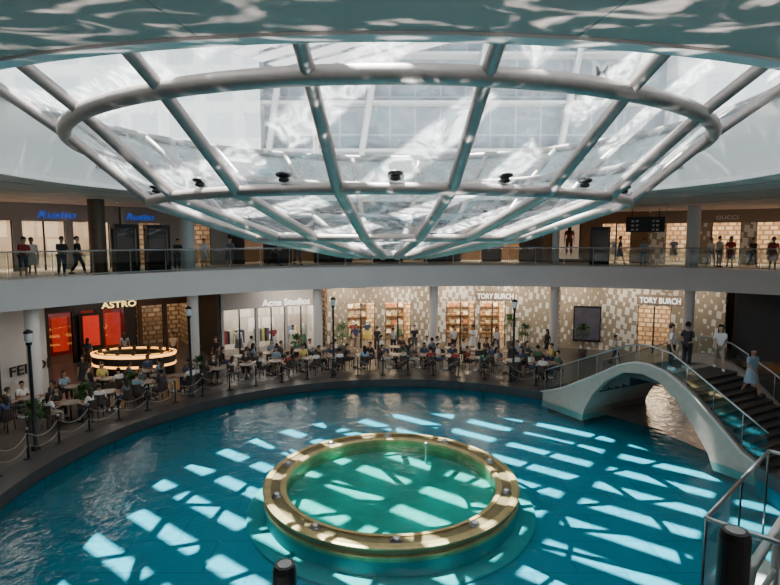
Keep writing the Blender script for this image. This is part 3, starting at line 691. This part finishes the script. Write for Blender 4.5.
for t1,t2 in((98.2,101.6),(84.8,88.0),(89,92.8),(103.4,107)):
    sh=thing('wall_shelving',pc(28.5,(t1+t2)/2,0),'dark wooden wall shelving unit inside the shop','shelf','shop wall shelves')
    for z in(.5,1.1,1.7,2.3):
        arc('shelf_board',C,28.35,28.75,z-.04,z,t1,t2,M['wood'],sh,2)
        n=int((t2-t1)*.5/.42)
        for k in range(n):
            if rnd()<.85:
                t=t1+(t2-t1)*(k+.5)/n; o=bpy.data.objects.new('handbag',bagm); col.objects.link(o); o.location=pc(28.5,t,z); o.rotation_euler=(0,0,D(t-90))
                o.material_slots[0].link='OBJECT'; o.material_slots[0].material=cloth(random.choice([(.6,.5,.35),(.05,.04,.04),(.4,.15,.08),(.75,.7,.65),(.3,.3,.2)]))
                put(o,'structured handbag with a loop handle on a shop shelf','handbag','handbags on shop shelves')
    for q in(t1,t2): arc('upright',C,28.35,28.75,0,2.6,q-.06,q+.06,M['wood'],sh,1)
gv,gf=join([boxv((0,0,-.5),(.05,.42,.8)),boxv((0,0,-.14),(.05,.24,.12)),tubev([(0,0,-.08),(0,0,.02)],.008,5)])
gm=bpy.data.meshes.new('garment'); gm.from_pydata(gv,[],gf); gm.materials.append(M['white'])
for t in(113.5,117.7,121.8):
    rk=thing('clothes_rack',pc(27.6,t,0),'thin steel clothes rail with hanging garments','clothes rack','shop clothes racks')
    tube('rail',[pc(27.6,t-1.4,0),pc(27.6,t-1.4,1.55),pc(27.6,t+1.4,1.55),pc(27.6,t+1.4,0)],.02,M['rail'],rk)
    for k in range(8):
        o=bpy.data.objects.new('garment',gm); col.objects.link(o); o.location=pc(27.6,t-1.1+k*.31,1.52); o.rotation_euler=(0,0,D(t-90+60)); o.material_slots[0].link='OBJECT'; o.material_slots[0].material=cloth(random.choice(CL))
        put(o,'garment hanging on a shop clothes rail','garment','hanging garments')
# ------------------------------------------------------------------ plants
def plant_mesh(h,r,n,seed):
    rr=random.Random(seed); V=[];F=[]
    for i in range(n):
        th=rr.uniform(0,6.28); ph=rr.uniform(-.6,1.4); d=Vector((math.cos(th)*math.cos(ph),math.sin(th)*math.cos(ph),math.sin(ph)))
        c=Vector((0,0,h))+d*r*rr.uniform(.3,1); dd=(d+Vector((rr.uniform(-.5,.5),rr.uniform(-.5,.5),rr.uniform(-.6,.3)))).normalized()
        s=dd.cross(Vector((0,0,1))).normalized()*.045; L=.2; b=len(V)
        V+=[c,c+dd*L*.5+s,c+dd*L,c+dd*L*.5-s]; F.append((b,b+1,b+2,b+3))
    return V,F
def plant(loc,h=1.0,r=.45,label='leafy green plant in a dark planter'):
    t=thing('potted_plant',loc,label,'plant')
    lathe('pot',[(.001,0),(.2,0),(.27,.5),(.23,.5),(.2,.42),(.001,.42)],loc,M['pot'],t,16,False)
    tube('stem',[(loc[0],loc[1],loc[2]+.4),(loc[0]+.03,loc[1],loc[2]+h)],.025,M['trunk'],t,6)
    V,F=plant_mesh(h,r,260,int(loc[0]*100)); mo('foliage',[v+Vector(loc) for v in V],F,M['leaf'],t)
for x,y,h,r in PLANTS: plant((x,y,0),h,r)
# ------------------------------------------------------------------ lit oval counter
kc=thing('oval_display_counter',(KC[0],KC[1],0),'oval glowing golden display counter with dark base and glass top','counter')
def oval(name,prof,m,sx=2.1,sy=1.25,c=KC):
    v=[];f=[];sg=40;k=len(prof)
    for i in range(sg):
        t=2*math.pi*i/sg
        for o_,z in prof: v.append((c[0]+(sx+o_)*math.cos(t),c[1]+(sy+o_)*math.sin(t),z))
    for i in range(sg):
        a=i*k;b=((i+1)%sg)*k
        for j in range(k-1): f.append((a+j,b+j,b+j+1,a+j+1))
    return mo(name,v,f,m,kc)
oval('base',[(-.05,0),(-.05,.5)],M['black']); oval('lit_band',[(0,.5),(.02,.62)],M['goldglow']); oval('front_panel',[(0,.62),(0,1.0)],M['dark']); oval('lit_band',[(.02,1.0),(.06,1.12),(-.05,1.14)],M['goldglow']); oval('counter_top',[(-.05,1.12),(-.6,1.12),(-.6,.4)],M['golddk']); oval('lit_shelf',[(-.25,1.14),(-.4,1.14)],M['goldglow'])
for i in range(14):
    t=2*math.pi*i/14; box('display_item',(KC[0]+1.75*math.cos(t),KC[1]+.9*math.sin(t),1.2),(.16,.16,.14),M['dark'],kc,t)
pn=thing('pendant_screen',(-16.9,30.2,0),'black freestanding menu screen panel with red glow','screen')
box('panel',(-16.9,30.2,1.6),(1.2,.15,2.4),M['black'],pn,D(35)); box('screen',(-16.85,30.1,1.8),(.8,.1,1.7),M['redglow'],pn,D(35)); box('foot',(-16.9,30.2,.2),(1.3,.5,.4),M['black'],pn,D(35))
# ------------------------------------------------------------------ light
sun=bpy.data.lights.new('sun','SUN'); sun.energy=54; sun.angle=D(.6); sun.color=(1,.97,.9); so=bpy.data.objects.new('sun',sun); col.objects.link(so); so.rotation_euler=SUN.to_track_quat('Z','Y').to_euler()
wd=bpy.data.worlds.new('world'); bpy.context.scene.world=wd; wd.use_nodes=True; nt=wd.node_tree; bg=nt.nodes['Background']; bg.inputs[0].default_value=(.90,.94,1,1); bg.inputs[1].default_value=2.5
for t,en in((60,28),(68,40),(76,55),(84,62),(92,62),(100,62),(108,62),(116,62),(134,62)):
    R=24.7 if t<125 else 28.5
    al=bpy.data.lights.new('added_facade_fill','AREA'); al.shape='RECTANGLE'; al.size=2.4; al.size_y=.2; al.energy=en; al.color=(1,.85,.68)  # area lamps without fixtures, added to brighten the shop fronts
    ao=bpy.data.objects.new('added_facade_fill',al); col.objects.link(ao); ao.location=pc(R,t,4.1)
    d=Vector(pc(26.3,t,1.6))-Vector(pc(R,t,4.1)) if t<125 else Vector((0,0,-1)); ao.rotation_euler=d.to_track_quat('-Z','Y').to_euler()
for t,R in((150,14.6),(165,14.6),(88,14.6),(72,14.6),(112,14.6)):
    q=pc(R,t,4.05,P)
    al=bpy.data.lights.new('seating_light','AREA'); al.shape='DISK'; al.size=1.6; al.energy=36; al.color=(1,.86,.70)
    ao=bpy.data.objects.new('seating_light',al); col.objects.link(ao); ao.location=q
sp=bpy.data.lights.new('added_ripple_spot','SPOT'); sp.energy=7500; sp.spot_size=D(165); sp.spot_blend=.6; sp.shadow_soft_size=.02; sp.color=(1,.98,.95); sp.use_nodes=True  # hidden upward spot added; its noise imitates sun ripples off the water
nt=sp.node_tree; em=nt.nodes['Emission']; tc=N(nt,'ShaderNodeTexCoord'); no=N(nt,'ShaderNodeTexNoise'); no.inputs['Scale'].default_value=13; no.inputs['Detail'].default_value=4; no.inputs['Distortion'].default_value=2.2
mp=N(nt,'ShaderNodeMapping'); mp.inputs['Scale'].default_value=(.6,1.5,1)
rp=N(nt,'ShaderNodeValToRGB'); rp.color_ramp.elements[0].position=.55; rp.color_ramp.elements[0].color=(.0,.0,.0,1); rp.color_ramp.elements[1].position=.71
nt.links.new(tc.outputs['Normal'],mp.inputs[0]); nt.links.new(mp.outputs[0],no.inputs['Vector']); nt.links.new(no.outputs['Fac'],rp.inputs[0]); nt.links.new(rp.outputs[0],em.inputs['Strength'])
spo=bpy.data.objects.new('added_ripple_spot',sp); col.objects.link(spo); spo.location=(1.5,7.2,-.1); spo.rotation_euler=(D(180),0,0)
print('objects',len(bpy.data.objects))
